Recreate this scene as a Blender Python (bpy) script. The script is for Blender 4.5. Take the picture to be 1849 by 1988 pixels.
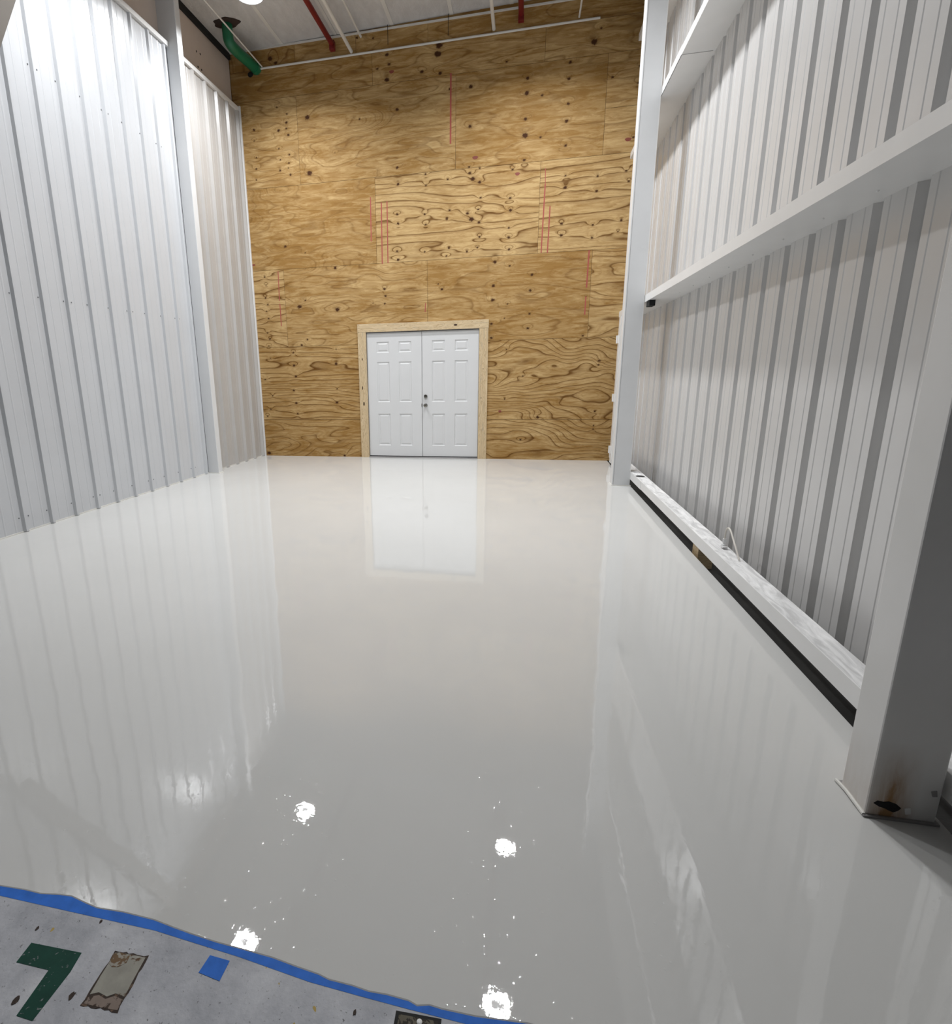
import bpy, bmesh, math, random
import numpy as np
from mathutils import Vector, Matrix, Euler

for o in list(bpy.data.objects):
    bpy.data.objects.remove(o, do_unlink=True)
SC = bpy.context.scene
COL = SC.collection

# ------------------------------------------------------------------ camera
CX, CY, CZ, RX, RY, RZ, FPX, PX, PY = [1.630653, -8.96635, 1.370912, -0.234356, 0.018407, 0.223153, 1060.862732, 776.812506, 979.914928]
W, H = 1849, 1988
cam_d = bpy.data.cameras.new('camera')
cam = bpy.data.objects.new('camera', cam_d)
COL.objects.link(cam)
Rw = Matrix.Rotation(RZ, 3, 'Z') @ Matrix.Rotation(RX, 3, 'X') @ Matrix.Rotation(RY, 3, 'Y')
right, fwd, up = Rw.col[0], Rw.col[1], Rw.col[2]
m = Matrix.Identity(4)
for i in range(3):
    m[i][0] = right[i]; m[i][1] = up[i]; m[i][2] = -fwd[i]
m[0][3], m[1][3], m[2][3] = CX, CY, CZ
cam.matrix_world = m
cam_d.sensor_fit = 'VERTICAL'
cam_d.sensor_height = 36.0
cam_d.lens = FPX / H * 36.0
cam_d.shift_x = (W / 2 - PX) / H
cam_d.shift_y = (PY - H / 2) / H
cam_d.clip_start = 0.02
cam_d.clip_end = 100
SC.camera = cam

# ------------------------------------------------------------------ world, exposure
SC.view_settings.view_transform = 'Standard'
SC.view_settings.look = 'None'
SC.view_settings.exposure = 0.0
SC.view_settings.gamma = 1.0
SC.view_settings.use_curve_mapping = False
wd = bpy.data.worlds.new('world'); SC.world = wd
wd.use_nodes = True
wd.node_tree.nodes['Background'].inputs[0].default_value = (1.0, 0.98, 0.95, 1)
wd.node_tree.nodes['Background'].inputs[1].default_value = 0.02
LAMP_POWER = 84.0
LAMP_SPREAD = math.radians(147)
LAMP_COL = (0.97, 0.985, 1.0)
LAMPS = [(-1.80, -1.62), (1.57, -1.70), (-1.73, -3.90), (1.57, -3.93)]
LAMP_Z = 5.90

# ------------------------------------------------------------------ helpers
def tag(o, label=None, cat=None, group=None, kind=None):
    if label: o['label'] = label
    if cat: o['category'] = cat
    if group: o['group'] = group
    if kind: o['kind'] = kind
    return o

class MB:
    def __init__(s):
        s.v = []; s.f = []; s.mi = []
    def face(s, idx, mi=0):
        s.f.append(tuple(idx)); s.mi.append(mi)
    def box(s, x0, x1, y0, y1, z0, z1, mi=0):
        b = len(s.v)
        s.v += [(x, y, z) for z in (z0, z1) for y in (y0, y1) for x in (x0, x1)]
        for q in ((0,2,3,1),(4,5,7,6),(0,1,5,4),(2,6,7,3),(0,4,6,2),(1,3,7,5)):
            s.face([b + i for i in q], mi)
        return s
    def poly(s, pts, mi=0):
        b = len(s.v); s.v += [tuple(p) for p in pts]; s.face(range(b, b + len(pts)), mi); return s
    def prism(s, pts, vec, mi=0):
        n = len(pts); b = len(s.v); vec = Vector(vec)
        s.v += [tuple(p) for p in pts] + [tuple(Vector(p) + vec) for p in pts]
        s.face(range(b + n - 1, b - 1, -1), mi); s.face(range(b + n, b + 2 * n), mi)
        for i in range(n):
            j = (i + 1) % n
            s.face((b + i, b + j, b + n + j, b + n + i), mi)
        return s
    def lathe(s, prof, c=(0,0,0), n=32, axis='Z', mi=0):
        b = len(s.v)
        for r, h in prof:
            for k in range(n):
                a = 2 * math.pi * k / n
                u, w = r * math.cos(a), r * math.sin(a)
                if axis == 'Z': p = (u, w, h)
                elif axis == 'Y': p = (u, h, w)
                else: p = (h, u, w)
                s.v.append((c[0] + p[0], c[1] + p[1], c[2] + p[2]))
        for i in range(len(prof) - 1):
            for k in range(n):
                k2 = (k + 1) % n
                s.face((b + i*n + k, b + i*n + k2, b + (i+1)*n + k2, b + (i+1)*n + k), mi)
        s.face([b + k for k in range(n)][::-1], mi)
        s.face([b + (len(prof)-1)*n + k for k in range(n)], mi)
        return s
    def tube(s, pts, r, n=12, smooth=0, mi=0):
        P = [Vector(p) for p in pts]
        if smooth:
            Q = []
            E = [P[0]] + P + [P[-1]]
            for i in range(1, len(E) - 2):
                for t in range(smooth):
                    t = t / smooth
                    a, b_, c, d = E[i-1], E[i], E[i+1], E[i+2]
                    Q.append(0.5 * ((2*b_) + (c - a)*t + (2*a - 5*b_ + 4*c - d)*t*t + (3*b_ - a - 3*c + d)*t**3))
            Q.append(P[-1]); P = Q
        b = len(s.v); nrm = None
        for i, p in enumerate(P):
            d = (P[min(i+1, len(P)-1)] - P[max(i-1, 0)]).normalized()
            if nrm is None:
                nrm = d.cross(Vector((0,0,1)) if abs(d.z) < .9 else Vector((1,0,0))).normalized()
            nrm = (nrm - d * nrm.dot(d)).normalized()
            bn = d.cross(nrm)
            for k in range(n):
                a = 2*math.pi*k/n
                s.v.append(tuple(p + r*(math.cos(a)*nrm + math.sin(a)*bn)))
        for i in range(len(P)-1):
            for k in range(n):
                k2 = (k+1) % n
                s.face((b+i*n+k, b+i*n+k2, b+(i+1)*n+k2, b+(i+1)*n+k), mi)
        s.face([b+k for k in range(n)][::-1], mi); s.face([b+(len(P)-1)*n+k for k in range(n)], mi)
        return s
    def build(s, name, mats, parent=None, loc=None, smooth=False, bevel=0):
        if not isinstance(mats, (list, tuple)): mats = [mats]
        V = np.array(s.v, float)
        if parent is not None and loc is None:
            loc = (0, 0, 0)
            off = np.array(parent.matrix_world.translation) if False else np.array(WORLD.get(parent.name, (0,0,0)))
        else:
            if loc is None:
                lo, hi = V.min(0), V.max(0)
                loc = ((lo[0]+hi[0])/2, (lo[1]+hi[1])/2, lo[2])
            off = np.array(loc)
        me = bpy.data.meshes.new(name)
        me.from_pydata((V - off).tolist(), [], s.f)
        for mm in mats: me.materials.append(mm)
        if any(s.mi):
            me.polygons.foreach_set('material_index', s.mi)
        bm = bmesh.new(); bm.from_mesh(me)
        bmesh.ops.recalc_face_normals(bm, faces=bm.faces)
        bm.to_mesh(me); bm.free()
        if smooth:
            me.polygons.foreach_set('use_smooth', [True]*len(me.polygons))
            try: me.set_sharp_from_angle(angle=math.radians(40))
            except Exception: pass
        o = bpy.data.objects.new(name, me); COL.objects.link(o)
        if parent is not None:
            o.parent = parent
            WORLD[o.name] = tuple(off)
        else:
            o.location = loc; WORLD[o.name] = tuple(loc)
        if bevel:
            md = o.modifiers.new('bevel', 'BEVEL'); md.width = bevel; md.segments = 2; md.limit_method = 'ANGLE'
        return o
WORLD = {}

def empty(name, loc, label, cat, group=None, kind=None):
    o = bpy.data.objects.new(name, None); COL.objects.link(o); o.location = loc
    o.empty_display_size = .1
    WORLD[o.name] = tuple(loc)
    return tag(o, label, cat, group, kind)

# ------------------------------------------------------------------ materials
def mat(name):
    mt = bpy.data.materials.new(name); mt.use_nodes = True
    nt = mt.node_tree
    return mt, nt, nt.nodes['Principled BSDF']
def N(nt, typ, **kw):
    n = nt.nodes.new(typ)
    for k, v in kw.items():
        if k.startswith('i_'):
            n.inputs[k[2:].replace('_', ' ')].default_value = v
        else: setattr(n, k, v)
    return n
def ramp(nt, stops, interp='LINEAR'):
    r = nt.nodes.new('ShaderNodeValToRGB'); cr = r.color_ramp; cr.interpolation = interp
    while len(cr.elements) < len(stops): cr.elements.new(.5)
    for e, (p, c) in zip(cr.elements, stops):
        e.position = p; e.color = (c[0], c[1], c[2], 1) if not isinstance(c, (int, float)) else (c, c, c, 1)
    return r
def mixc(nt, fac, a, b, mode='MIX'):
    n = nt.nodes.new('ShaderNodeMix'); n.data_type = 'RGBA'; n.blend_type = mode
    for sock, val in ((n.inputs[0], fac), (n.inputs[6], a), (n.inputs[7], b)):
        if hasattr(val, 'links') or isinstance(val, bpy.types.NodeSocket): nt.links.new(val, sock)
        elif isinstance(val, (int, float)): sock.default_value = val
        else: sock.default_value = (*val, 1)
    return n.outputs[2]
def math_(nt, op, a, b=None, c=None, clamp=False):
    n = nt.nodes.new('ShaderNodeMath'); n.operation = op; n.use_clamp = clamp
    for s_, val in zip(n.inputs, (a, b, c)):
        if val is None: continue
        if isinstance(val, bpy.types.NodeSocket): nt.links.new(val, s_)
        else: s_.default_value = val
    return n.outputs[0]
def coords(nt, scale=(1,1,1), kind='Object'):
    t = nt.nodes.new('ShaderNodeTexCoord'); mp = nt.nodes.new('ShaderNodeMapping')
    mp.inputs['Scale'].default_value = scale
    nt.links.new(t.outputs[kind], mp.inputs[0]); return mp.outputs[0]
def geo(nt, scale=(1,1,1)):
    t = nt.nodes.new('ShaderNodeNewGeometry'); mp = nt.nodes.new('ShaderNodeMapping')
    mp.inputs['Scale'].default_value = scale
    nt.links.new(t.outputs['Position'], mp.inputs[0]); return mp.outputs[0]
def noise(nt, vec, scale, detail=4, rough=.55, dist=0):
    n = nt.nodes.new('ShaderNodeTexNoise'); nt.links.new(vec, n.inputs['Vector'])
    n.inputs['Scale'].default_value = scale; n.inputs['Detail'].default_value = detail
    n.inputs['Roughness'].default_value = rough; n.inputs['Distortion'].default_value = dist
    return n.outputs['Fac']
def bump(nt, bs, height, dist, strength=1.0, chain=None):
    b = nt.nodes.new('ShaderNodeBump'); b.inputs['Strength'].default_value = strength; b.inputs['Distance'].default_value = dist
    nt.links.new(height, b.inputs['Height'])
    if chain is not None: nt.links.new(chain, b.inputs['Normal'])
    nt.links.new(b.outputs[0], bs.inputs['Normal']); return b.outputs[0]

def painted(name, col, rough=.4, var=.05, bmp=0.0004, spec=.5):
    mt, nt, bs = mat(name)
    v = geo(nt)
    n = noise(nt, v, 3.0, 5)
    r = ramp(nt, [(.3, tuple(c*(1-var) for c in col)), (.7, tuple(min(1, c*(1+var)) for c in col))])
    nt.links.new(n, r.inputs[0]); nt.links.new(r.outputs[0], bs.inputs['Base Color'])
    bs.inputs['Roughness'].default_value = rough
    bs.inputs['Specular IOR Level'].default_value = spec
    if bmp: bump(nt, bs, noise(nt, v, 60, 2), bmp, .3)
    return mt
M_panel = painted('white_liner_panel', (.56, .575, .60), .26, .02, 0.0003)
M_sheet = painted('white_wall_sheet', (.62, .615, .61), .30, .03, 0.0003)
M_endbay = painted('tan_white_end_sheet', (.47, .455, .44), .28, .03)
M_steel = painted('white_painted_steel', (.77, .77, .765), .38, .03)
M_steel2 = painted('white_painted_steel_column', (.70, .71, .72), .40, .03)
M_beam = painted('warm_grey_beam_paint', (.62, .53, .465), .5, .03)
M_brace = painted('dull_brown_paint', (.10, .085, .07), .6, .08)
M_door = painted('white_door_paint', (.66, .665, .67), .36, .015, 0.0002)
M_red = painted('dark_red_pipe_paint', (.15, .007, .007), .45, .15)
M_green = painted('green_pipe_plastic', (.008, .135, .06), .35, .15)
M_conduit = painted('white_conduit', (.66, .64, .60), .45, .05)
M_black = painted('black_and_gap_shade', (.006, .006, .006), .8, .1, 0)  # black parts and holes, also painted shade in gaps
M_screw = painted('grey_screw', (.16, .17, .18), .45, .1, 0)
M_caulk = painted('white_caulk', (.75, .74, .70), .6, .08, .002)
M_cable = painted('cream_cable', (.70, .66, .60), .5, .05, 0)
M_housing = painted('lamp_housing', (.45, .45, .46), .5, .1)
M_gray = painted('dull_grey_metal', (.30, .29, .29), .4, .1)
M_kerb = painted('shade_dark_concrete', (.035, .034, .032), .8, .4, .004)  # near-black colour stands in for the shade under the lowest girt

def metal(name, col, rough):
    mt, nt, bs = mat(name)
    v = geo(nt); r = ramp(nt, [(.3, tuple(c*.8 for c in col)), (.7, col)])
    nt.links.new(noise(nt, v, 40, 3), r.inputs[0]); nt.links.new(r.outputs[0], bs.inputs['Base Color'])
    bs.inputs['Metallic'].default_value = 1; bs.inputs['Roughness'].default_value = rough
    return mt
M_nickel = metal('satin_nickel', (.30, .29, .26), .3)

def lens_mat():
    mt, nt, bs = mat('lamp_lens')
    v = coords(nt); r = ramp(nt, [(.3, (.95, .97, 1)), (.7, (1, 1, 1))])
    nt.links.new(noise(nt, v, 20, 2), r.inputs[0]); nt.links.new(r.outputs[0], bs.inputs['Base Color'])
    nt.links.new(r.outputs[0], bs.inputs['Emission Color'])
    bs.inputs['Emission Strength'].default_value = 3.0
    return mt
M_lens = lens_mat()

def girt_top_mat():
    mt, nt, bs = mat('dusty_white_girt')
    v = geo(nt, (9, 1.6, 9))
    n = noise(nt, v, 2.2, 6, .6, 1.2)
    r = ramp(nt, [(.38, (.55, .55, .55)), (.5, (.72, .72, .72)), (.62, (.86, .86, .86))])
    nt.links.new(n, r.inputs[0]); nt.links.new(r.outputs[0], bs.inputs['Base Color'])
    bs.inputs['Roughness'].default_value = .6
    return mt
M_dusty = girt_top_mat()

def rust_mat():
    mt, nt, bs = mat('white_steel_with_rust_run')
    g = nt.nodes.new('ShaderNodeNewGeometry'); sp = nt.nodes.new('ShaderNodeSeparateXYZ'); nt.links.new(g.outputs['Position'], sp.inputs[0])
    v = geo(nt, (14, 14, 3)); n = noise(nt, v, 2.5, 6, .65, .5)
    base = ramp(nt, [(.3, (.71, .705, .69)), (.7, (.76, .755, .745))]); nt.links.new(noise(nt, geo(nt), 3, 5), base.inputs[0])
    dx = math_(nt, 'MULTIPLY', math_(nt, 'ABSOLUTE', math_(nt, 'SUBTRACT', sp.outputs[0], 2.775)), 14.0)
    fz = math_(nt, 'MULTIPLY', math_(nt, 'SUBTRACT', .27, sp.outputs[2]), 4.0, clamp=True)
    mk = math_(nt, 'MULTIPLY', math_(nt, 'SUBTRACT', 1.0, dx, clamp=True), fz)
    mk = math_(nt, 'MULTIPLY', mk, math_(nt, 'MULTIPLY', n, 2.4), clamp=True)
    c = mixc(nt, mk, base.outputs[0], (.30, .17, .07))
    nt.links.new(c, bs.inputs['Base Color']); bs.inputs['Roughness'].default_value = .45
    return mt
M_rust = rust_mat()

def epoxy_mat():
    mt, nt, bs = mat('wet_grey_epoxy')
    v = geo(nt)
    n = noise(nt, v, .55, 4)
    r = ramp(nt, [(.35, (.60, .60, .585)), (.65, (.625, .625, .612))])
    nt.links.new(n, r.inputs[0]); nt.links.new(r.outputs[0], bs.inputs['Base Color'])
    bs.inputs['Roughness'].default_value = .012
    bs.inputs['IOR'].default_value = 1.52
    b1 = bump(nt, bs, noise(nt, geo(nt, (1.6, .8, 1)), 1.3, 2, .45), .0022)
    b1 = bump(nt, bs, noise(nt, geo(nt, (2.2, 1, 1)), 5, 3, .5, .6), .00028, 1, b1)
    b1 = bump(nt, bs, noise(nt, geo(nt), 26, 3, .6, .5), .00009, 1, b1)
    vo = nt.nodes.new('ShaderNodeTexVoronoi'); vo.inputs['Scale'].default_value = 55; nt.links.new(v, vo.inputs['Vector'])
    sp = nt.nodes.new('ShaderNodeSeparateColor'); nt.links.new(vo.outputs['Color'], sp.inputs[0])
    d = ramp(nt, [(0, 1.0), (.05, .92), (.12, .45), (.19, .06), (.25, 0.0)], 'B_SPLINE'); nt.links.new(vo.outputs['Distance'], d.inputs[0])
    h = math_(nt, 'MULTIPLY', d.outputs[0], math_(nt, 'GREATER_THAN', sp.outputs[0], .68))
    bump(nt, bs, h, .00022, 1, b1)
    return mt
M_epoxy = epoxy_mat()

def concrete_mat():
    mt, nt, bs = mat('blue_grey_painted_concrete')
    v = geo(nt)
    r = ramp(nt, [(.3, (.34, .35, .385)), (.52, (.46, .47, .505)), (.72, (.58, .59, .62))])
    nt.links.new(noise(nt, v, 7, 8, .65, .4), r.inputs[0])
    sp = ramp(nt, [(.63, 0.0), (.70, 1.0)]); nt.links.new(noise(nt, v, 95, 4, .7), sp.inputs[0])
    c = mixc(nt, math_(nt, 'MULTIPLY', sp.outputs[0], .8), r.outputs[0], (.05, .045, .04))
    s2 = ramp(nt, [(.68, 0.0), (.74, 1.0)]); nt.links.new(noise(nt, geo(nt, (1, 1.7, 1)), 48, 2, .5), s2.inputs[0])
    c = mixc(nt, math_(nt, 'MULTIPLY', s2.outputs[0], .35), c, (.52, .52, .53))
    yl = ramp(nt, [(.765, 0.0), (.775, 1.0)]); nt.links.new(noise(nt, geo(nt), 30, 1, .5), yl.inputs[0])
    c = mixc(nt, yl.outputs[0], c, (.45, .33, .10))
    nt.links.new(c, bs.inputs['Base Color']); bs.inputs['Roughness'].default_value = .65
    bs.inputs['Specular IOR Level'].default_value = .25
    bump(nt, bs, noise(nt, v, 90, 6, .6), .0012)
    return mt
M_conc = concrete_mat()

def chip_paint(name, col, under, thr=.66, sc=70):
    mt, nt, bs = mat(name)
    v = geo(nt)
    r = ramp(nt, [(.3, tuple(c*.85 for c in col)), (.7, tuple(c*1.12 for c in col))]); nt.links.new(noise(nt, v, 25, 5), r.inputs[0])
    k = ramp(nt, [(thr, 0.0), (thr+.03, 1.0)]); nt.links.new(noise(nt, v, sc, 5, .6, .6), k.inputs[0])
    nt.links.new(mixc(nt, k.outputs[0], r.outputs[0], under), bs.inputs['Base Color'])
    bs.inputs['Roughness'].default_value = .6
    bs.inputs['Specular IOR Level'].default_value = .15
    return mt
M_tape = chip_paint('blue_painters_tape', (.035, .165, .62), (.04, .18, .64), .9)
M_mark = chip_paint('chipped_green_floor_paint', (.008, .055, .038), (.20, .21, .22), .63)
M_patch = chip_paint('stained_filler', (.33, .32, .28), (.12, .07, .04), .60, 16)
M_patchdark = chip_paint('dark_broken_edge', (.05, .035, .028), (.14, .09, .06), .58, 60)

def vinyl_mat():
    mt, nt, bs = mat('grey_vinyl_insulation')
    v = geo(nt)
    r = ramp(nt, [(.3, (.50, .485, .475)), (.7, (.62, .61, .60))]); nt.links.new(noise(nt, geo(nt, (3, 1, 1)), 3.5, 8, .7, .3), r.inputs[0])
    nt.links.new(r.outputs[0], bs.inputs['Base Color']); bs.inputs['Roughness'].default_value = .5
    bump(nt, bs, noise(nt, geo(nt, (2.5, 1, 1)), 5, 6, .7), .03, .6)
    return mt
M_vinyl = vinyl_mat()

def pine_mat(name, axis):
    mt, nt, bs = mat(name)
    sc = (1.2, 8, 14) if axis == 'X' else (14, 8, 1.2)
    v = geo(nt, sc)
    n = noise(nt, v, 1.5, 3, .5, 1.4)
    wv = math_(nt, 'FRACT', math_(nt, 'MULTIPLY', n, 9.0))
    r = ramp(nt, [(0, (.66, .52, .33)), (.7, (.58, .44, .26)), (.93, (.38, .26, .14)), (1, (.64, .50, .31))]); nt.links.new(wv, r.inputs[0])
    st = ramp(nt, [(.55, 0.0), (.68, 1.0)]); nt.links.new(noise(nt, geo(nt, tuple(s*.8 for s in sc)), 2.6, 5, .7, .8), st.inputs[0])
    c = mixc(nt, math_(nt, 'MULTIPLY', st.outputs[0], .55), r.outputs[0], (.33, .29, .23))
    nt.links.new(c, bs.inputs['Base Color']); bs.inputs['Roughness'].default_value = .6
    bump(nt, bs, wv, .0006)
    return mt
M_pineX, M_pineZ = pine_mat('pine_board_lengthwise', 'X'), pine_mat('pine_board_upright', 'Z')

def plywood_mat():
    mt, nt, bs = mat('knotty_pine_plywood')
    def att(nm):
        a = nt.nodes.new('ShaderNodeAttribute'); a.attribute_name = nm; return a.outputs['Fac']
    g, kn, tone, con = att('grain'), att('knot'), att('tone'), att('contrast')
    fr = math_(nt, 'FRACT', g)
    line = ramp(nt, [(0, .80), (.035, .22), (.08, .04), (.42, 0.0), (.74, .08), (.89, .34), (.96, .85), (1.0, .92)])
    nt.links.new(fr, line.inputs[0])
    fib = noise(nt, geo(nt, (3, 1, 55)), 4, 5, .65, .2)
    blo = noise(nt, geo(nt, (.8, 1, 1.9)), 1.6, 5, .6, .4)
    mott = noise(nt, geo(nt, (1.0, 1, 7)), 2.4, 6, .68, .8)
    light = (.570, .395, .185); midc = (.315, .175, .052); dark = (.130, .055, .010)
    bl = math_(nt, 'ADD', math_(nt, 'ADD', tone, .08), math_(nt, 'MULTIPLY', math_(nt, 'SUBTRACT', blo, .5), 1.5))
    bl = math_(nt, 'ADD', bl, math_(nt, 'MULTIPLY', math_(nt, 'SUBTRACT', mott, .5), 2.9))
    bl = math_(nt, 'ADD', bl, math_(nt, 'MULTIPLY', math_(nt, 'SUBTRACT', fib, .5), .55), clamp=True)
    c = mixc(nt, bl, light, midc)
    f2 = math_(nt, 'FRACT', math_(nt, 'ADD', math_(nt, 'MULTIPLY', g, 2.6), math_(nt, 'MULTIPLY', mott, 2.5)))
    l2 = ramp(nt, [(0, .5), (.10, 0), (.55, 0), (.9, .42), (1, .5)]); nt.links.new(f2, l2.inputs[0])
    c = mixc(nt, math_(nt, 'MULTIPLY', l2.outputs[0], .62), c, (.235, .108, .022))
    lf = math_(nt, 'MULTIPLY', line.outputs[0], math_(nt, 'MULTIPLY', con, 1.2))
    lf = math_(nt, 'MULTIPLY', lf, math_(nt, 'ADD', .65, math_(nt, 'MULTIPLY', mott, .7)), clamp=True)
    c = mixc(nt, lf, c, dark)
    c = mixc(nt, math_(nt, 'MULTIPLY', kn, 1.0, clamp=True), c, (.060, .022, .008))
    nt.links.new(c, bs.inputs['Base Color'])
    bs.inputs['Roughness'].default_value = .7
    bs.inputs['Specular IOR Level'].default_value = .15
    bump(nt, bs, fib, .0006)
    return mt
M_ply = plywood_mat()
M_seam = painted('dark_wood_edge', (.085, .045, .016), .8, .3, 0)
M_marker = painted('faded_red_marker', (.37, .08, .06), .7, .12, 0)
M_redknot = painted('red_brown_knot', (.22, .05, .03), .6, .2, 0)

# ================================================================== SETTING
XL, XR, XG, XC = -2.888, 3.20, 2.92, 2.715
# --- epoxy floor with the ragged wet front edge
rnd = random.Random(4)
edge_known = [(.243,-8.003),(.326,-7.999),(.377,-8.0),(.429,-7.992),(.468,-7.989),(.52,-7.998),(.563,-8.004),(.64,-8.0),(.734,-8.002),
    (.80,-8.010),(.848,-8.015),(.924,-8.021),(1.01,-8.024),(1.08,-8.027),(1.14,-8.034),(1.204,-8.040),(1.231,-8.046),(1.288,-8.047),(1.329,-8.051),(1.372,-8.049),
    (1.423,-8.051),(1.443,-8.057),(1.469,-8.050),(1.499,-8.052),(1.573,-8.051),(1.684,-8.041)]
edge = [(-2.95 + i*.1, -8.005 + rnd.uniform(-.006,.006)) for i in range(32)] + edge_known + [(1.74 + i*.1, -8.05 + rnd.uniform(-.006,.006)) for i in range(12)] + [(2.926, -8.05)]
fb = MB()
top0 = len(fb.v)
for x, y in edge: fb.v += [(x, .02, 0), (x, y, 0), (x, y-.003, -.0014)]
for i in range(len(edge)-1):
    a = 3*i; b = 3*(i+1)
    fb.face((a, a+1, b+1, b)); fb.face((a+1, a+2, b+2, b+1))
e = 3*(len(edge)-1)
fb.v += [(2.926, .02, -.12), (2.926, -8.05, -.12)]
fb.face((e, e+1, len(fb.v)-1, len(fb.v)-2))
floor = fb.build('floor', M_epoxy, loc=(0, -4, 0))
tag(floor, 'glossy wet light grey epoxy floor filling the whole bay', 'floor', kind='structure')
cb = MB().box(-3.2, 3.6, -13.0, -7.7, -.16, -.0016)
tag(cb.build('floor', M_conc), 'worn blue-grey painted concrete floor in front of the tape', 'floor', kind='structure')
kb = MB().box(2.928, 3.4, -8.3, .02, -.3, -.11)
tag(kb.build('trim_1', M_kerb), 'sunken strip coloured dark as shade along the foot of the right wall', 'kerb', kind='structure')

# --- back plywood wall
KN = [(-0.474,5.875,0.034),(-0.444,5.752,0.027),(-0.622,5.713,0.023),(-0.485,5.561,0.042),(0.035,5.599,0.034),(0.303,5.552,0.03),(0.286,5.892,0.061),(0.268,5.792,0.061),(0.441,5.337,0.023),(-0.338,5.164,0.03),(0.742,5.332,0.034),(1.529,5.347,0.03),(1.526,5.167,0.042),(2.083,5.276,0.03),(2.098,5.467,0.027),(2.092,4.973,0.027),(1.52,4.846,0.03),(1.521,4.642,0.053),(0.738,4.833,0.034),(2.08,4.764,0.03),(2.08,4.458,0.023),(1.737,4.597,0.023),(1.515,4.329,0.027),(1.736,5.117,0.023),(2.39,5.668,0.057),(2.654,5.227,0.023),(2.995,5.317,0.019),(2.995,5.123,0.023),(2.472,5.816,0.019),(2.975,4.475,0.019),(-0.675,6.102,0.019),(-0.916,6.142,0.023),(1.238,5.577,0.019),(-2.226,5.08,0.027),(-2.088,5.174,0.027),(-2.072,5.005,0.027),(-2.635,5.128,0.023),(-2.291,6.047,0.046),(-2.205,5.983,0.034),(-0.351,4.4,0.029),(-0.343,4.172,0.029),(0.079,4.272,0.019),(0.087,4.119,0.021),(0.415,4.176,0.019),(0.729,4.311,0.024),(0.887,4.282,0.019),(0.742,4.229,0.029),(0.786,4.15,0.043),(0.884,4.097,0.029),(1.356,4.221,0.021),(0.906,3.889,0.021),(1.337,3.849,0.021),(1.348,3.687,0.021),(-0.364,3.758,0.021),(0.065,3.726,0.021),(-0.353,3.628,0.027),(0.077,3.58,0.021),(0.441,3.752,0.024),(0.403,3.638,0.024),(0.711,3.69,0.029),(0.774,3.605,0.045),(0.871,3.734,0.021),(0.884,3.552,0.027),(1.324,3.449,0.019),(0.896,3.355,0.024),(1.328,3.321,0.024),(-0.374,3.233,0.024),(0.061,3.201,0.019),(-0.363,3.111,0.029),(0.436,3.228,0.024),(0.398,3.118,0.019),(0.71,3.164,0.021),(0.867,3.21,0.019),(1.338,3.157,0.024),(1.133,2.992,0.035),(1.351,2.924,0.019),(2.084,4.455,0.024),(1.514,4.328,0.024),(2.098,4.075,0.019),(2.105,3.922,0.029),(2.535,4.035,0.021),(2.535,3.844,0.024),(2.913,4.065,0.021),(2.956,3.931,0.019),(2.076,3.454,0.024),(2.084,3.297,0.029),(2.511,3.406,0.021),(2.51,3.235,0.024),(2.893,3.439,0.024),(2.858,3.295,0.016),(1.334,3.848,0.024),(1.341,3.683,0.027),(1.331,3.319,0.024),(1.335,3.154,0.024),(0.27,2.723,0.012),(0.328,2.645,0.027),(1.117,2.654,0.031),(1.684,2.781,0.027),(1.666,2.563,0.027),(1.112,2.452,0.035),(1.335,2.384,0.016),(1.669,2.228,0.02),(1.649,2.018,0.027),(1.101,2.103,0.027),(1.102,1.895,0.027),(2.461,1.884,0.02),(2.472,2.439,0.014),(2.484,2.975,0.014),(1.295,2.177,0.012),(2.717,1.515,0.026),(2.709,1.456,0.018),(2.7,0.757,0.021),(2.695,0.541,0.015),(2.693,0.491,0.015),(1.6,1.309,0.018),(1.846,0.672,0.028),(1.596,0.319,0.021),(1.336,1.716,0.015),(1.331,0.958,0.015),(-1.743,5.207,0.048),(-1.755,4.446,0.051),(-2.231,5.396,0.016),(-2.073,5.292,0.019),(-2.088,5.17,0.021),(-2.1,5.097,0.021),(-2.23,5.079,0.024),(-2.068,5.002,0.021),(-2.639,5.134,0.019),(-2.645,4.978,0.016),(-2.239,4.831,0.016),(-2.071,4.729,0.019),(-2.225,4.676,0.016),(-2.086,4.616,0.019),(-2.097,4.547,0.013),(-2.24,4.524,0.024),(-2.069,4.45,0.024),(-2.629,4.742,0.019),(-2.643,4.583,0.019),(-2.657,4.423,0.016),(-0.917,5.099,0.019),(-1.325,4.69,0.013),(-2.233,3.419,0.031),(-1.896,3.303,0.014),(-1.398,3.049,0.034),(-2.631,2.979,0.019),(-2.616,2.853,0.015),(-2.642,2.65,0.021),(-2.609,2.543,0.021),(-2.641,2.438,0.017),(-2.614,2.32,0.019),(-2.651,2.095,0.019),(-2.616,1.991,0.021),(-2.644,1.877,0.015),(-2.045,2.487,0.045),(-1.391,2.413,0.045),(-1.939,2.58,0.019),(-1.941,1.962,0.019),(-2.048,1.876,0.026),(-2.206,1.761,0.019),(-2.648,1.876,0.014),(-2.209,1.549,0.027),(-2.186,1.366,0.031),(-1.452,1.562,0.031),(-2.237,1.131,0.024),(-1.455,1.149,0.018),(-2.204,0.919,0.029),(-1.471,0.925,0.031),(-2.192,0.739,0.024),(-2.76,0.696,0.02),(-2.752,1.321,0.022),(-2.69,0.818,0.02),(-2.636,1.048,0.016),(-2.629,1.672,0.014),(-2.782,0.044,0.045),(-1.368,0.018,0.027),(-2.207,1.751,0.014),(-1.441,1.794,0.014),(-0.59,2.692,0.027),(-0.581,2.587,0.024),(-0.591,2.472,0.022),(-0.784,2.491,0.011)]
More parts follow.
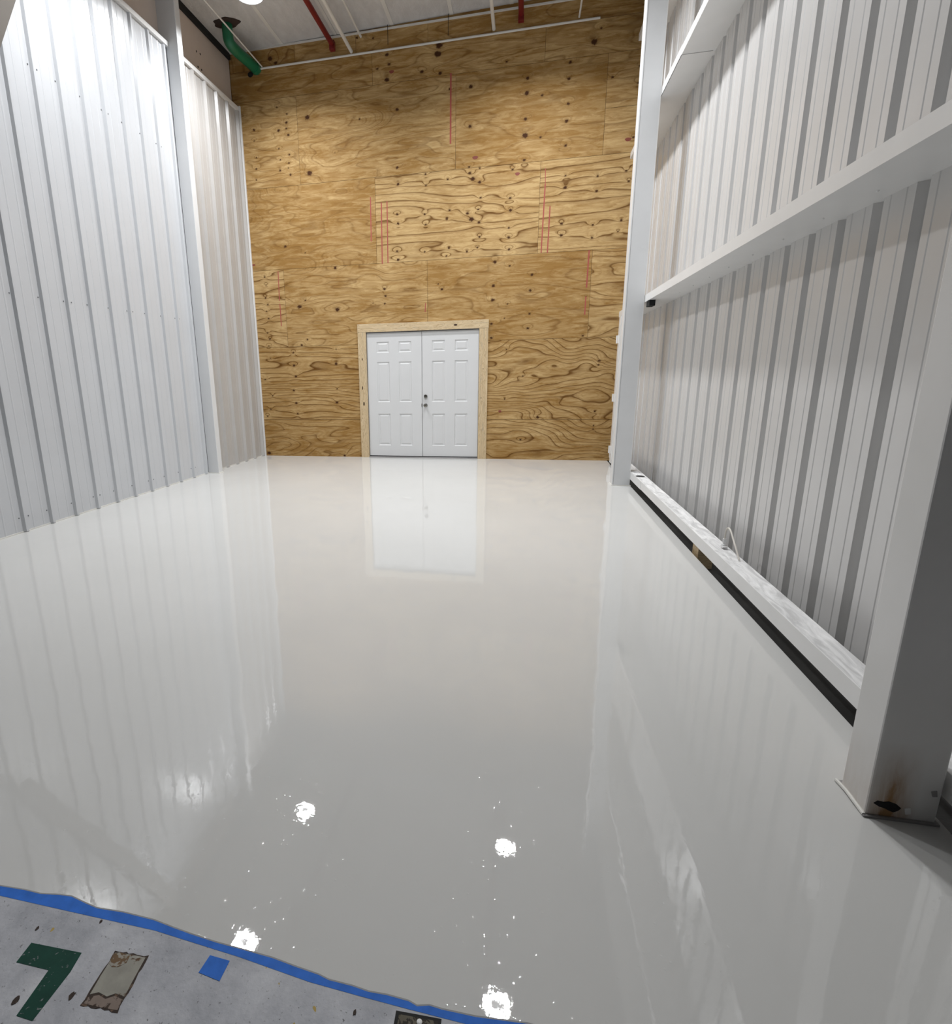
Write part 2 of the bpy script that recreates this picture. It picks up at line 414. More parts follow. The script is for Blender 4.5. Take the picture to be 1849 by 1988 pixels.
MARK = [(-0.781, 4.029, -0.787, 3.401, 0.019), (-0.61, 3.94, -0.618, 3.063, 0.021), (-0.52, 3.95, -0.525, 3.069, 0.019), (1.825, 3.989, 1.804, 3.077, 0.021), (1.905, 3.698, 1.894, 3.072, 0.021), (1.819, 4.194, 1.825, 3.989, 0.011), (2.481, 3.071, 2.474, 2.561, 0.023), (2.472, 2.442, 2.47, 2.185, 0.02), (0.07, 2.453, 0.061, 2.316, 0.016), (0.457, 5.534, 0.454, 4.639, 0.027), (-2.387, 3.053, -2.394, 2.592, 0.017), (-2.391, 2.549, -2.39, 2.194, 0.019)]
REDK = [(0.818, 4.423, 0.053, 0.029), (1.429, 4.158, 0.043, 0.027), (2.909, 4.455, 0.053, 0.03), (-2.816, 3.172, 0.043, 0.019), (1.26, 0.768, 0.033, 0.021), (-0.411, 5.652, 0.046, 0.027)]
def vnoise(x, z, seed):
    rs = np.random.RandomState(seed)
    T = rs.rand(64, 64)
    xi = np.floor(x).astype(int); zi = np.floor(z).astype(int)
    fx = x - xi; fz = z - zi
    fx = fx*fx*fx*(fx*(fx*6-15)+10); fz = fz*fz*fz*(fz*(fz*6-15)+10)
    a = T[xi % 64, zi % 64]; b = T[(xi+1) % 64, zi % 64]; c = T[xi % 64, (zi+1) % 64]; d = T[(xi+1) % 64, (zi+1) % 64]
    return (a*(1-fx)+b*fx)*(1-fz) + (c*(1-fx)+d*fx)*fz - .5
def fbm(x, z, seed, oct=3):
    s = 0; a = 1
    for k in range(oct):
        s = s + a*vnoise(x*2**k + 7.3*k, z*2**k + 3.1*k, seed + k); a *= .45
    return s
# (x0,x1,z0,z1, tone, contrast, linear freq, noise amp, noise sx, noise sz, seed)
r0, rh = .637, 1.2192
z1, z2, z3, z4, z5 = r0, r0+rh, r0+2*rh, r0+3*rh, r0+4*rh
PAN = [
 (-2.97,-.95,0,z1,        .62,.65, 9.0, 6.0, .7, 2.4, 11),
 (.95,3.2,0,z1,           .42,.85, 11.0, 6.5, .60, 1.9, 23),
 (-2.97,-.95,z1,z2,       .45,.92, 14.0, 3.4, .35, 2.4, 31),
 (.95,3.2,z1,z2,          .38,.88, 10.5, 8.5, .70, 1.7, 47),
 (-2.97,-2.292,z2,z3,     .20,.85, 9.0, 2.6, .5, 3.4, 53),
 (-2.292,.10,z2,z3,       0.48,0.48, 3.0, 5.0, .7, 3.0, 61),
 (.10,2.528,z2,z3,        0.62,0.38, 1.5, 3.2, .45, 2.6, 71),
 (2.528,3.2,z2,z3,        .25,.75, 6.0, 3.4, .5, 3.0, 83),
 (-2.97,-.703,z3,z4,      0.64,0.34, 1.0, 4.5, .8, 2.6, 97),
 (-.703,1.752,z3,z4,      .12,.85, 8.0, 2.9, .30, 3.0, 101),
 (1.752,3.2,z3,z4,        .14,.85, 8.0, 2.9, .30, 2.8, 113),
 (-2.97,-1.910,z4,z5,     0.34,0.45, 2.5, 3.6, .6, 3.0, 127),
 (-1.910,.529,z4,z5,      0.5,0.4, 1.5, 5.0, .7, 2.8, 131),
 (.529,2.586,z4,z5,       0.62,0.34, 1.2, 2.8, .45, 2.4, 139),
 (2.586,3.2,z4,4.862,     0.28,0.45, 2.0, 2.6, .6, 2.6, 149),
 (2.586,3.2,4.862,z5,     0.36,0.45, 2.0, 2.6, .6, 2.6, 151),
 (-2.97,-.70,z5,5.925,    0.68,0.45, 1.5, 3.4, .5, 2.6, 163),
 (-.70,1.755,z5,5.925,    0.48,0.45, 2.0, 4.0, .45, 2.6, 167),
 (1.755,3.2,z5,5.925,     0.4,0.45, 2.0, 3.4, .45, 2.6, 173),
 (-2.97,-1.893,5.925,6.4, .75,.70, 1.0, 4.0, 2.2, .7, 179),
 (-1.893,-.94,5.925,6.4,  .45,.40, 1.5, 2.4, .6, 2.6, 181),
 (-.94,.128,5.925,6.4,    .55,.40, 1.5, 2.4, .6, 2.6, 191),
 (.128,1.02,5.925,6.4,    .65,.40, 1.5, 2.4, .6, 2.6, 193),
 (1.02,3.2,5.925,6.4,     .60,.50, 1.5, 3.4, .6, 2.6, 197),
]
STEP = .0095
VV, FF, A_g, A_k, A_t, A_c = [], [], [], [], [], []
nv = 0
kx = np.array([k[0] for k in KN]); kz = np.array([k[1] for k in KN]); kr = np.array([k[2] for k in KN])
for (x0, x1, za, zb, tone, con, lin, amp, sx, sz, seed) in PAN:
    gap = .0019
    xs = np.linspace(x0+gap, x1-gap, max(3, int((x1-x0)/STEP)))
    zs = np.linspace(za+gap if za > 0 else 0, zb-gap, max(3, int((zb-za)/STEP)))
    X, Z = np.meshgrid(xs, zs, indexing='ij')
    wx = X + .06*vnoise(X*2.2, Z*5, seed+9); wz = Z + .011*vnoise(X*3.0, Z*9, seed+19)
    g = lin*wz + amp*fbm(wx*sx*1.15 + seed, wz*sz + seed*.7, seed, 3)
    g = g + .055*vnoise(X*9, Z*26, seed+5)
    k = np.zeros_like(X); crowd = np.zeros_like(X)
    for a, b, r in zip(kx, kz, kr):
        if a < x0-.3 or a > x1+.3 or b < za-.3 or b > zb+.3: continue
        r = r*.78
        dx = (X-a); dz = (Z-b)
        q = (dx/(r*2.6))**2 + (dz/(r*1.7))**2
        g = g + .60*np.exp(-q*.8)
        g = g + 1.3*dz/r*np.exp(-(dx/(r*4.5))**2 - (dz/(r*2.6))**2)*.35
        if x0 <= a <= x1 and za <= b <= zb:
            jag = 1 + .5*vnoise(X*70, Z*70, seed+int(a*100) % 50)
            d = np.sqrt((dx/(r*1.05))**2 + (dz/(r*.85))**2)*jag
            k = np.maximum(k, np.clip((1.12-d)/.35, 0, 1))
            k = np.maximum(k, .18*np.clip((2.1-d)/1.0, 0, 1))
    n0, n1 = X.shape
    idx = (np.arange(n0*n1).reshape(n0, n1) + nv)
    V = np.stack([X, np.zeros_like(X), Z], -1).reshape(-1, 3)
    q = np.stack([idx[:-1, :-1], idx[1:, :-1], idx[1:, 1:], idx[:-1, 1:]], -1).reshape(-1, 4)
    cxm = ((X[:-1, :-1]+X[1:, :-1])/2).reshape(-1); czm = ((Z[:-1, :-1]+Z[:-1, 1:])/2).reshape(-1)
    keep = ~((np.abs(cxm) < .95) & (czm < 2.06))
    VV.append(V); FF.append(q[keep]); nv += len(V)
    A_g.append(g.reshape(-1)); A_k.append(k.reshape(-1))
    A_t.append(np.full(len(V), tone)); A_c.append(np.full(len(V), con))
V = np.concatenate(VV); F = np.concatenate(FF)
nply = len(F)
ex = MB()
# backing behind the seams
ex.box(-3.1, -.95, .004, .05, 0, 6.5, 1); ex.box(.95, 3.3, .004, .05, 0, 6.5, 1); ex.box(-.95, .95, .004, .05, 2.06, 6.5, 1)
for xa, za_, xb, zb_, w in MARK:
    w *= .85
    ex.poly([(xa-w/2, -.0009, za_), (xb-w/2, -.0009, zb_), (xb+w/2, -.0009, zb_), (xa+w/2, -.0009, za_)], 2)
for a, b, rx_, rz_ in REDK:
    ex.poly([(a+rx_*.8*math.cos(t)*(1+.15*math.sin(3*t)), -.0011, b+rz_*.8*math.sin(t)) for t in [2*math.pi*i/14 for i in range(14)]], 3)
EV = np.array(ex.v); 
me = bpy.data.meshes.new('wall_back')
allv = np.concatenate([V, EV])
faces = F.tolist() + [tuple(i+len(V) for i in f) for f in ex.f]
me.from_pydata(allv.tolist(), [], faces)
for mm in (M_ply, M_seam, M_marker, M_redknot): me.materials.append(mm)
me.polygons.foreach_set('material_index', [0]*nply + ex.mi)
for nm, arr in (('grain', A_g), ('knot', A_k), ('tone', A_t), ('contrast', A_c)):
    at = me.attributes.new(nm, 'FLOAT', 'POINT')
    at.data.foreach_set('value', np.concatenate(arr + [np.zeros(len(EV))]).astype(np.float32))
wb = bpy.data.objects.new('wall_back', me); COL.objects.link(wb)
tag(wb, 'knotty plywood sheeted end wall with red marker lines', 'wall', kind='structure')

# --- left liner panel wall
def rib_profile(y_end, y_start, c0, pitch, x0, hgt, base, topw, minor, sgn, mh=.0045):
    """points (x,y) from y_start (far) to y_end (near camera)"""
    pts = [(x0, y_start)]
    k = math.floor((y_start - c0)/pitch)
    y = c0 + k*pitch
    while y > y_end - pitch:
        for yy in (y + pitch/2 + .055, y + pitch/2 - .055):
            if minor: pts += [(x0, yy+.010), (x0+sgn*mh, yy+.005), (x0+sgn*mh, yy-.005), (x0, yy-.010)]
        pts += [(x0, y+base/2), (x0+sgn*hgt, y+topw/2), (x0+sgn*hgt, y-topw/2), (x0, y-base/2)]
        y -= pitch
    pts = [p for p in pts if y_end <= p[1] <= y_start]
    pts.append((x0, y_end))
    return pts
def extrude_profile(pts, z0, z1, mb, back):
    n = len(pts)
    b = len(mb.v)
    mb.v += [(x, y, z0) for x, y in pts] + [(x, y, z1) for x, y in pts]
    for i in range(n-1): mb.face((b+i, b+i+1, b+n+i+1, b+n+i))
    return mb
lp = rib_profile(-8.25, -1.76, -4.008, .3048, XL, .024, .062, .028, True, 1, .0016)
lw = extrude_profile(lp, .004, 5.45, MB(), -.1)
wl = lw.build('wall_left', M_panel, loc=(XL, -4, 0))
tag(wl, 'white ribbed metal liner panel wall on the left', 'wall', kind='structure')
MB().box(XL-.10, XL-.006, -8.25, .02, -.05, 5.438).build('backing', M_panel, wl)
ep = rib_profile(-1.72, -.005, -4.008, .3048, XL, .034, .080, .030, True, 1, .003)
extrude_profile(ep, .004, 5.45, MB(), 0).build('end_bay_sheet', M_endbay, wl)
# bottom and top trims of the liner
MB().box(XL-.004, XL+.036, -8.25, -.004, 5.40, 5.452).build('top_trim', M_steel, wl)
MB().box(XL-.002, XL+.055, -.028, -.004, 0, 5.47).build('corner_trim', M_steel, wl)
MB().box(XL-.002, XL+.004, -8.2, -.03, .001, .012).build('base_trim', M_caulk, wl)
# screws in three rows beside the ribs
scr_me = None
ys = [-4.008 + .3048*k for k in range(-9, 13)]
for z in (.14, 2.14, 4.18):
    for k, y in enumerate(ys):
        lap = (k % 3 == 0)
        for dy in ((-.050, .050) if lap else (-.045,)):
            if not (-5.6 < y+dy < -1.95): continue
            if scr_me is None:
                so = MB().lathe([(.0065, 0), (.0065, .003), (.0045, .005), (.0, .0065)][:3], (0,0,0), 8, 'X').build('screw', M_screw, wl, loc=(0,0,0))
                scr_me = so
            else:
                so = scr_me.copy(); COL.objects.link(so)
            so.parent = wl
            so.location = (.0, y+dy+4, z)

# --- right sheet wall
rp = rib_profile(-8.6, -.005, -4.245, .3048, XR, .034, .084, .040, True, 1, .0028)
rw = extrude_profile(rp, -.2, 6.35, MB(), .1)
wr = rw.build('wall_right', M_sheet, loc=(XR, -4, 0))
tag(wr, 'white ribbed metal wall sheeting behind the girts on the right', 'wall', kind='structure')
MB().box(XR+.045, XR+.12, -8.6, .05, -.3, 6.45).build('backing', M_sheet, wr)

# --- ceiling
cl = MB()
NX = 30
cz = lambda x: 6.20 + .016*(x+2.0)
for i in range(NX+1):
    x = -3.0 + 6.3*i/NX
    cl.v += [(x, .05, cz(x)), (x, -8.6, cz(x)), (x, .05, cz(x)+.1), (x, -8.6, cz(x)+.1)]
for i in range(NX):
    a = 4*i; cl.face((a, a+4, a+5, a+1)); cl.face((a+2, a+3, a+7, a+6))
ce = cl.build('ceiling', M_vinyl, loc=(0, -4, 6.2))
tag(ce, 'grey vinyl faced insulation ceiling with white seam straps', 'ceiling', kind='structure')
for x in (-2.08, -1.235, -1.185, -.39, .465, 1.285, 2.15, 2.9):
    w = .02 if x in (-1.235, -1.185) else .026
    MB().box(x-w, x+w, -8.5, -.004, cz(x)-.006, cz(x)+.004).build('seam_strap', M_conduit, ce)
MB().box(-3.0, 3.2, -.028, -.002, 6.178, 6.196).build('edge_strip', M_conduit, ce)
hole = [(-2.61+.19*math.cos(t)*(1+.10*math.sin(3*t+1)+.05*math.sin(7*t)), -.70+.12*math.sin(t)*(1+.08*math.cos(5*t)), cz(-2.6)-.004) for t in [2*math.pi*i/30 for i in range(30)]]
tag(MB().prism(hole, (0, 0, .01)).build('torn_hole', painted('dark_torn_insulation', (.035, .02, .015), .9, .5, .004), ce), 'dark torn hole round the green pipe')

# ================================================================== double door
dr = empty('door_1', (0, 0, 0), 'white six-panel double door in the plywood wall', 'door', kind='structure')
def leaf(x0, x1):
    mb = MB(); yf = .012; zb, zt = .028, 2.03; hgt = zt - zb
    pz = [(zt-.142, zt-.31), (zt-.458, zt-1.105), (zt-1.298, zt-1.825)]
    px = [(.16, .372), (.528, .74)]
    xs = [0] + [v for p in px for v in p] + [x1-x0]
    zs = [zt] + [v for p in pz for v in p] + [zb]
    for i in range(len(xs)-1):
        for j in range(len(zs)-1):
            a, b, t, s_ = x0+xs[i], x0+xs[i+1], zs[j], zs[j+1]
            if i % 2 == 1 and j % 2 == 1:
                rings = [(0, 0), (.010, .010), (.020, .010), (.040, .003)]
                prev = None
                for ins, d in rings:
                    q = [(a+ins, yf+d, s_+ins), (b-ins, yf+d, s_+ins), (b-ins, yf+d, t-ins), (a+ins, yf+d, t-ins)]
                    if prev:
                        for e_ in range(4):
                            f_ = (e_+1) % 4
                            mb.poly([prev[e_], prev[f_], q[f_], q[e_]])
                    prev = q
                mb.poly(prev)
            else:
                mb.poly([(a, yf, s_), (b, yf, s_), (b, yf, t), (a, yf, t)])
    # edges
    for (xa, xb) in ((x0, x0), (x1, x1)):
        mb.poly([(xa, yf, zb), (xa, yf, zt), (xa, yf+.04, zt), (xa, yf+.04, zb)])
    mb.poly([(x0, yf, zb), (x1, yf, zb), (x1, yf+.04, zb), (x0, yf+.04, zb)])
    mb.poly([(x0, yf, zt), (x1, yf, zt), (x1, yf+.04, zt), (x0, yf+.04, zt)])
    return mb.build('leaf', M_door, dr)
lfL = leaf(-.912, -.0035); lfR = leaf(.0035, .912)
MB().box(-.95, .95, .035, .09, 0, 2.07).build('rebate', M_black, dr)
jb = MB(); jb.box(-.95, -.918, .0, .06, 0, 2.06); jb.box(.918, .95, .0, .06, 0, 2.06); jb.box(-.95, .95, .0, .06, 2.038, 2.06)
jb.build('jamb', M_gray, dr)
MB().box(-.92, .92, -.035, .05, .001, .014).build('threshold', M_gray, dr)
# knob and deadbolt on the right leaf
db = MB().lathe([(.030, .012), (.030, .002), (.027, -.012), (.012, -.014)], (.058, 0, 1.012), 24, 'Y').build('deadbolt', M_nickel, lfR, smooth=True)
kb_ = MB().lathe([(.030, .012), (.030, .004), (.013, .0), (.012, -.022), (.024, -.030), (.029, -.045), (.026, -.056), (.012, -.062)], (.058, 0, .868), 24, 'Y').build('knob', M_nickel, lfR, smooth=True)
MB().box(-.010, .002, .004, .02, .845, .895).build('strike_plate', M_nickel, lfL)

cs = empty('trim_2', (0, 0, 0), 'knotty pine board casing round the white double door', 'door casing', kind='structure')
MB().box(-1.055, -.918, -.022, .004, 0, 2.043).build('side_board', M_pineZ, cs)
MB().box(.918, 1.055, -.022, .004, 0, 2.043).build('side_board', M_pineZ, cs)
hb = MB().box(-1.058, 1.060, -.024, .004, 2.045, 2.172).build('head_board', M_pineX, cs)
M_pknot = painted('board_knot', (.045, .02, .008), .6, .2, 0)
for (x, z, rx_, rz_, y) in ((.545, 2.107, .03, .014, -.0247), (-.985, .90, .013, .034, -.0227), (.985, 1.43, .006, .008, -.0227), (-.99, 1.62, .008, .02, -.0227), (.96, .98, .005, .014, -.0227), (-1.0, 1.16, .008, .03, -.0227)):
    kb2 = MB().poly([(x+rx_*math.cos(t), y, z+rz_*math.sin(t)) for t in [2*math.pi*i/12 for i in range(12)]])
    tag(kb2.build('knot', M_pknot, cs), 'dark knot in the casing')

# ================================================================== steel frame
def column(x0, x1, y0, y1, m_, label, lip, name='steel_column'):
    """box column; y0 is the side nearer the camera"""
    o = empty(name, ((x0+x1)/2, (y0+y1)/2, 0), label, 'column')
    s = MB().box(x0, x1, y0, y1, .004, 6.3).build('shaft', m_, o, bevel=.006)
    return o
cl_ = column(-2.985, -2.722, -1.80, -1.69, M_steel2, 'white steel column standing out of the left liner wall', 0)
MB().box(-2.91, -2.71, -1.806, -1.68, 0, .008).build('base_plate', M_caulk, cl_)
MB().box(-2.888, -2.885, -1.803, -1.80, 0, 5.45).build('edge_gap', M_black, cl_)
cf = column(2.715, 2.917, -2.0, -1.83, M_steel2, 'white steel column beside the far right corner, near the plywood', 1)
MB().box(2.708, 2.93, -2.012, -1.82, 0, .008).build('base_plate', M_caulk, cf)
MB().box(2.7275, 2.7305, -2.0012, -1.999, .01, 6.2).build('seam', M_gray, cf)
MB().box(2.909, 2.9175, -2.0016, -1.998, .01, 6.2).build('edge_highlight', M_steel, cf)  # lighter strip painting the highlight along the right edge
MB().box(2.7135, 2.7155, -1.995, -1.93, .01, 6.2).build('lit_flange_strip', M_steel, cf)  # lighter paint standing in for light on the inner face
cn = column(2.716, 2.902, -7.25, -7.115, M_rust, 'large white steel column in the right foreground with rust at its foot', 1)
bp = MB().box(2.708, 2.91, -7.258, -7.10, 0, .007).build('base_plate', M_gray, cn)
MB().tube([(2.712, -7.252, .006), (2.711, -7.20, .009), (2.713, -7.15, .007), (2.708, -7.10, .006)], .006, 8, 4).build('caulk_bead', M_caulk, cn)
ch = [(2.732, .050), (2.742, .060), (2.758, .058), (2.772, .062), (2.792, .056), (2.806, .044), (2.800, .034), (2.788, .026), (2.776, .030), (2.764, .036), (2.748, .040)]
tag(MB().prism([(x, -7.2515, z) for x, z in ch], (0, .003, 0)).build('rust_hole', M_black, cn), 'black rusted-through patch at the column foot')
MB().prism([(x, -7.2525, z) for x, z in ((2.815, .045), (2.83, .05), (2.834, .028), (2.82, .024))], (0, .004, 0)).build('paint_flake', M_steel, cn)
MB().prism([(x, -7.252, z) for x, z in ((2.872, .115), (2.886, .12), (2.89, .10), (2.878, .098))], (0, .004, 0)).build('paint_flake', M_gray, cn)

def girt(zf0, zf1, web_z, xout, label, mweb, y0=-8.5, y1=-.22):
    o = empty('wall_girt', (XG, -4, web_z), label, 'girt', 'horizontal girts along the right wall')
    t = .004
    MB().box(XG, XG+t, y0, y1, zf0, zf1).build('flange', M_steel, o)
    MB().box(XG+t-.0005, xout, y0, y1, web_z-t/2+.001, web_z+t/2+.001).build('web', mweb, o)
    return o
g1 = girt(.086, .172, .168, 3.040, 'lowest white girt just above the floor on the right', M_dusty)
MB().box(3.036, 3.040, -8.5, -.3, .086, .168).build('back_flange', M_steel, g1)
g2 = girt(2.110, 2.186, 2.112, XR+.042, 'middle white girt crossing the right wall at head height', M_steel)
g3 = girt(4.140, 4.214, 4.142, XR+.042, 'third white girt high on the right wall with a lapped joint', M_steel)
g4 = girt(5.500, 5.580, 5.502, XR+.042, 'topmost white girt close under the ceiling on the right', M_steel)
MB().box(XG-.003, XG+.001, -2.78, -1.3, 4.136, 4.217).build('lap_sleeve', M_steel, g3)
MB().box(XG-.003, XR-.02, -2.78, -1.3, 4.136, 4.1395).build('lap_sleeve', M_steel, g3)
MB().box(XG-.003, XG+.001, -2.62, -1.9, .084, .175).build('lap_sleeve', M_steel, g1)
for k in range(10):
    y = -2.75 - .4572*k
    MB().lathe([(.006, .001), (.005, -.005), (.002, -.008)], (3.10, y, 2.111), 8).build('screw', M_steel, g2)
MB().box(2.93, 2.99, -2.22, -2.06, 2.05, 2.11).build('shade_black_clip', M_black, g2)  # clip coloured black to carry the shade it sits in
MB().lathe([(.05, .1705), (.05, .1725), (.03, .173)], (2.975, -2.28, 0), 16).build('punched_hole', M_black, g1)

# jamb post with hinges between the far column and the corner
hp = empty('hinge_post', (2.96, -.4, 0), 'white upright door post with three hinges beside the back right corner', 'door post')
MB().box(2.912, 3.02, -.47, -.33, .03, 2.105).build('post', M_steel, hp, bevel=.004)
MB().box(2.922, 3.01, -.46, -.345, 0, .03).build('foot', M_black, hp)
for z in (1.80, .98, .22):
    h = MB().box(2.902, 2.914, -.40, -.32, z-.055, z+.055)
    h.lathe([(.009, z-.055), (.009, z+.055)], (2.899, -.318, 0), 10)
    h.build('hinge', M_steel, hp)

# --- eave beam on the left
eb = empty('eave_beam', (-2.98, -4, 5.45), 'broad warm-grey eave beam above the left liner wall', 'beam')
MB().box(-2.99, -2.975, -8.5, -.002, 5.44, 6.105).build('web', M_beam, eb)
for y, z in ((-.926, 5.784), (-.835, 5.796), (-.922, 5.60), (-.832, 5.604)):
    MB().lathe([(.013, -2.9755), (.013, -2.9725)], (0, y, z), 12, 'X').build('bolt_hole', M_black, eb)
MB().box(-2.99, -2.94, -8.5, -.002, 6.107, 6.19).build('top_gap_shade', M_black, eb)  # solid black bar painting the shadow gap between beam and ceiling

# diagonal brace, upper left
br = MB()
d = Vector((0, .243, .465)).normalized(); nrm = Vector((0, -d.z, d.y))
p0 = Vector((-2.70, -4.28, 4.523)) - d*2.6; L = 4.2
pts = [p0, p0 + d*L, p0 + d*L + nrm*.16, p0 + nrm*.16]
br.prism(pts, (-.05, 0, 0))
tag(br.build('diagonal_brace', M_brace), 'dull brown diagonal brace in the upper left corner', 'brace')

# ================================================================== lamps
def lamp(x, y, label, first=None):
    o = empty('high_bay_light', (x, y, LAMP_Z), label, 'ceiling light', 'round high bay lights under the ceiling')
    MB().lathe([(.04, .16), (.08, .15), (.10, .06), (.17, .05), (.178, .0), (.174, -.012), (.164, -.012), (.164, .004)], (x, y, LAMP_Z), 40).build('housing', M_housing, o, smooth=True)
    MB().lathe([(.162, -.004), (.162, -.010), (.08, -.014), (.02, -.016)], (x, y, LAMP_Z), 40).build('lens', M_lens, o, smooth=True)
    MB().tube([(x, y, LAMP_Z+.15), (x, y, cz(x)+.02)], .008, 8).build('hanger', M_housing, o)
    for k in range(8):
        a = 2*math.pi*(k+.5)/8
        if k == 0 and 'led' not in bpy.data.lights:
            ld = bpy.data.lights.new('led', 'AREA'); ld.shape = 'DISK'; ld.size = .105
            ld.energy = LAMP_POWER/8; ld.color = LAMP_COL; ld.spread = LAMP_SPREAD
        lo = bpy.data.objects.new('led_module', bpy.data.lights['led']); COL.objects.link(lo); lo.parent = o
        lo.location = (.108*math.cos(a), .108*math.sin(a), -.020)
    return o
lamp(*LAMPS[0], 'round white ceiling light near the green pipe, back left')
lamp(*LAMPS[1], 'round ceiling light above the back right of the bay')
lamp(*LAMPS[2], 'round ceiling light nearer the camera along the left liner wall')
lamp(*LAMPS[3], 'round ceiling light nearer the camera along the right sheeted wall')

# ================================================================== pipes and conduits
gp = empty('drain_pipe', (-2.55, -.3, 5.9), 'green plastic pipe bending from the ceiling hole to the wall', 'pipe')
MB().tube([(-2.62, -.66, 6.186), (-2.62, -.66, 6.10), (-2.617, -.635, 5.995), (-2.595, -.50, 5.955), (-2.555, -.26, 5.945), (-2.53, -.10, 5.935), (-2.525, -.004, 5.93)], .074, 20, 6).build('pipe', M_green, gp, smooth=True)
MB().lathe([(.078, -.09), (.078, -.003)], (-2.52, 0, 5.935), 24, 'Y').build('end_collar', M_green, gp, smooth=True)
MB().poly([(-2.63+.045*math.cos(t), -.0015, 5.88+.04*math.sin(t)) for t in [2*math.pi*i/12 for i in range(12)]]).build('wall_hole', M_black, gp)

def pipe(name, label, cat, pts, r, m_, group=None, n=12):
    b = MB().tube(pts, r, n).build(name, m_, smooth=True)
    return tag(b, label, cat, group)
for x, lab in ((-1.275, 'dark red pipe left of the white conduits under the ceiling'), (1.42, 'dark red pipe right of the middle, ending at the plywood')):
    o = empty('sprinkler_pipe', (x, -4, 6.06), lab, 'pipe', 'red pipes under the ceiling')
    MB().tube([(x, -8.0, 6.07), (x, -.10, 6.07)], .036, 14).build('pipe', M_red, o, smooth=True)
    MB().box(x-.038, x+.038, -.11, -.04, 5.99, 6.106).build('end_drop', M_red, o, bevel=.004)
pipe('conduit', 'long thin white conduit running across the plywood wall under the ceiling', 'conduit', [(-2.52, -.02, 5.926), (2.45, -.02, 5.926)], .014, M_conduit)
def ycond(x, z, r, lab, yend=-.03):
    pipe('conduit', lab, 'conduit', [(x, -8.0, z), (x, yend, z)], r, M_conduit, 'white conduits running along the ceiling')
ycond(-1.0, 5.965, .024, 'thick white conduit right beside the left red pipe')
ycond(-.85, 6.13, .016, 'slim white conduit tight to the ceiling, right of the thick one')
ycond(1.055, 5.975, .024, 'thick white conduit left of the second red pipe')
ycond(2.18, 5.965, .012, 'slim white conduit nearest the right wall column')
ycond(-2.42, 5.945, .010, 'thin white conduit crossing the green pipe')
for x, lab in ((-.45, 'thin dark wire hanging at the plywood, left of the two'), (.42, 'thin dark wire hanging at the plywood, right of the two')):
    pipe('hanger_wire', lab, 'wire', [(x, -.03, cz(x)+.01), (x, -.03, 5.98)], .004, M_black, 'thin wires hanging by the plywood', 6)

# ================================================================== cable, scrap
cb_ = empty('cable_stub', (3.0, -5.0, .18), 'short cream cable looping up from a clamp on the lowest girt', 'cable')
MB().tube([(3.0, -5.0, .235), (3.0, -5.003, .285), (3.0, -5.02, .315), (3.0, -5.05, .328), (3.0, -5.09, .318), (3.0, -5.14, .285), (3.0, -5.20, .245), (3.005, -5.27, .181)], .0055, 8, 4).build('wire', M_cable, cb_, smooth=True)
MB().lathe([(.016, .18), (.016, .20), (.011, .205), (.011, .24)], (3.0, -5.0, 0), 12).build('connector', M_steel, cb_)
MB().box(2.985, 3.015, -5.03, -4.985, .18, .192).build('clamp', M_steel, cb_)
tag(MB().box(2.955, 3.06, -4.64, -4.50, -.108, .06).build('wood_block', M_pineX), 'small tan wood block in the dark gap under the lowest girt', 'wood block')

# ================================================================== tape, markings on the concrete
tp = [(-.6, -8.060), (.0, -8.045), (.273, -8.030), (.50, -8.028), (.753, -8.027), (1.0, -8.044), (1.187, -8.061), (1.31, -8.066), (1.427, -8.069), (1.557, -8.071), (1.75, -8.07), (2.2, -8.07), (2.8, -8.07)]
tb = MB()
for x, y in tp: tb.v += [(x, y+.001*rnd.uniform(-1, 1), -.0012), (x, -7.96, -.0012)]
for i in range(len(tp)-1): tb.face((2*i, 2*i+2, 2*i+3, 2*i+1))
tag(tb.build('masking_tape', M_tape), 'long blue painter\'s tape strip along the ragged front edge of the wet floor', 'tape')
sq = [(.927, -8.0545), (.981, -8.0565), (.981, -8.103), (.922, -8.096)]
tag(MB().prism([(x, y, -.0016) for x, y in sq], (0, 0, .0008)).build('masking_tape', M_tape), 'small square of blue painter\'s tape lying on the concrete', 'tape')
sv = [(.468, -8.119), (.612, -8.114), (.620, -8.158), (.618, -8.262), (.574, -8.261), (.565, -8.165), (.472, -8.166)]
tag(MB().prism([(x, y, -.0016) for x, y in sv], (0, 0, .0006)).build('floor_marking', M_mark), 'chipped dark green painted corner mark shaped like a seven', 'floor marking')
fp = empty('floor_patch', (.74, -8.15, -.0016), 'rectangular stained filler patch between green mark and tape square', 'patch')
rim = []
for (xa, ya), (xb, yb) in zip(((.691,-8.093),(.779,-8.087),(.791,-8.209),(.698,-8.213)), ((.779,-8.087),(.791,-8.209),(.698,-8.213),(.691,-8.093))):
    for k in range(9):
        t = k/9
        rim.append((xa+(xb-xa)*t+rnd.uniform(-.0022,.0022), ya+(yb-ya)*t+rnd.uniform(-.0022,.0022), -.0016))
MB().prism(rim, (0, 0, .0005)).build('broken_edge', M_patchdark, fp)
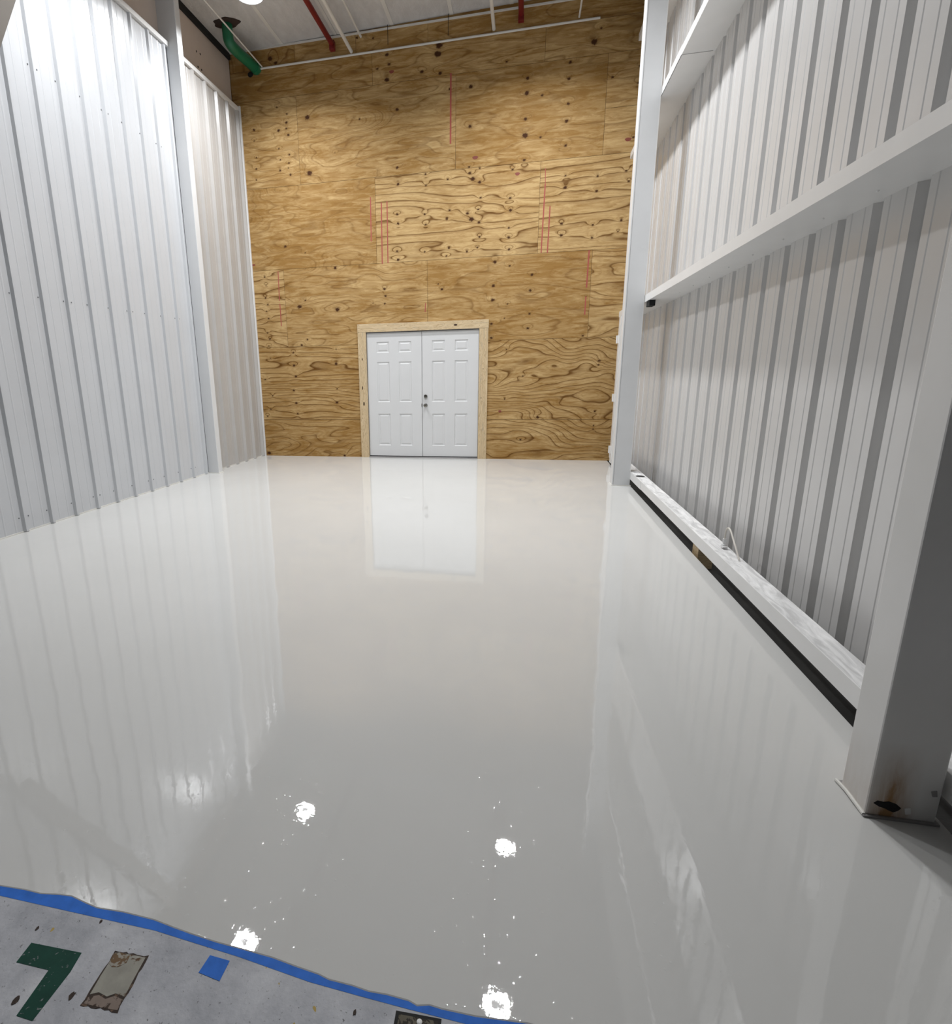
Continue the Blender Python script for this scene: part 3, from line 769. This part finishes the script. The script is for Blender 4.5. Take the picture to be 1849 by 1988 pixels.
MB().prism([(x, y, -.0012) for x, y in ((.694, -8.097), (.735, -8.093), (.775, -8.092), (.781, -8.15), (.785, -8.178), (.76, -8.176), (.745, -8.186), (.72, -8.182), (.703, -8.19), (.698, -8.15))], (0, 0, .0005)).build('filler', M_patch, fp)
MB().prism([(x, y, -.0008) for x, y in ((.692, -8.10), (.705, -8.094), (.735, -8.096), (.738, -8.112), (.725, -8.125), (.71, -8.128), (.697, -8.122))], (0, 0, .0005)).build('brown_stain', chip_paint('brown_stain', (.16, .10, .055), (.33, .31, .27), .52, 60), fp)
MB().prism([(x, y, -.0012) for x, y in ((.704, -8.195), (.725, -8.187), (.745, -8.191), (.762, -8.181), (.785, -8.184), (.788, -8.205), (.75, -8.208), (.703, -8.209))], (0, 0, .0005)).build('crumbled_end', chip_paint('crumbled_concrete', (.24, .19, .16), (.06, .04, .03), .58, 50), fp)
pp = empty('floor_plate', (1.45, -8.1, -.0016), 'dark edged recessed plate with one bolt at the bottom photo edge', 'plate')
MB().prism([(x, y, -.0016) for x, y in ((1.399, -8.077), (1.50, -8.0725), (1.502, -8.17), (1.402, -8.175))], (0, 0, .0004)).build('rim', M_black, pp)
MB().prism([(x, y, -.0012) for x, y in ((1.407, -8.083), (1.493, -8.079), (1.495, -8.165), (1.409, -8.169))], (0, 0, .0005)).build('plate', chip_paint('grimy_plate', (.13, .115, .085), (.03, .025, .02), .52, 45), pp)
MB().lathe([(.006, -.0012), (.006, .0025), (.003, .0035)], (1.454, -8.090, 0), 14).build('bolt', M_steel, pp)
for i, (x, y, r, lab) in enumerate(((.452, -8.085, .004, 'tiny dark chip near the left end of the tape'), (.545, -8.235, .0055, 'dark chip between green mark and left photo edge'), (.665, -8.20, .006, 'dark chip just left of the filler patch'), (.60, -8.036, .003, 'tiny dark crumb touching the lower edge of the tape'), (1.31, -8.10, .004, 'dark crumb on concrete below the tape, right side'))):
    pts = [(x + r*(1+.4*rnd.uniform(-1, 1))*math.cos(t), y + r*(1+.4*rnd.uniform(-1, 1))*math.sin(t)*1.4, -.0016) for t in [2*math.pi*k/9 for k in range(9)]]
    tag(MB().prism(pts, (0, 0, .0012)).build('debris_chip', M_patchdark), lab, 'debris', 'dark chips on the concrete')
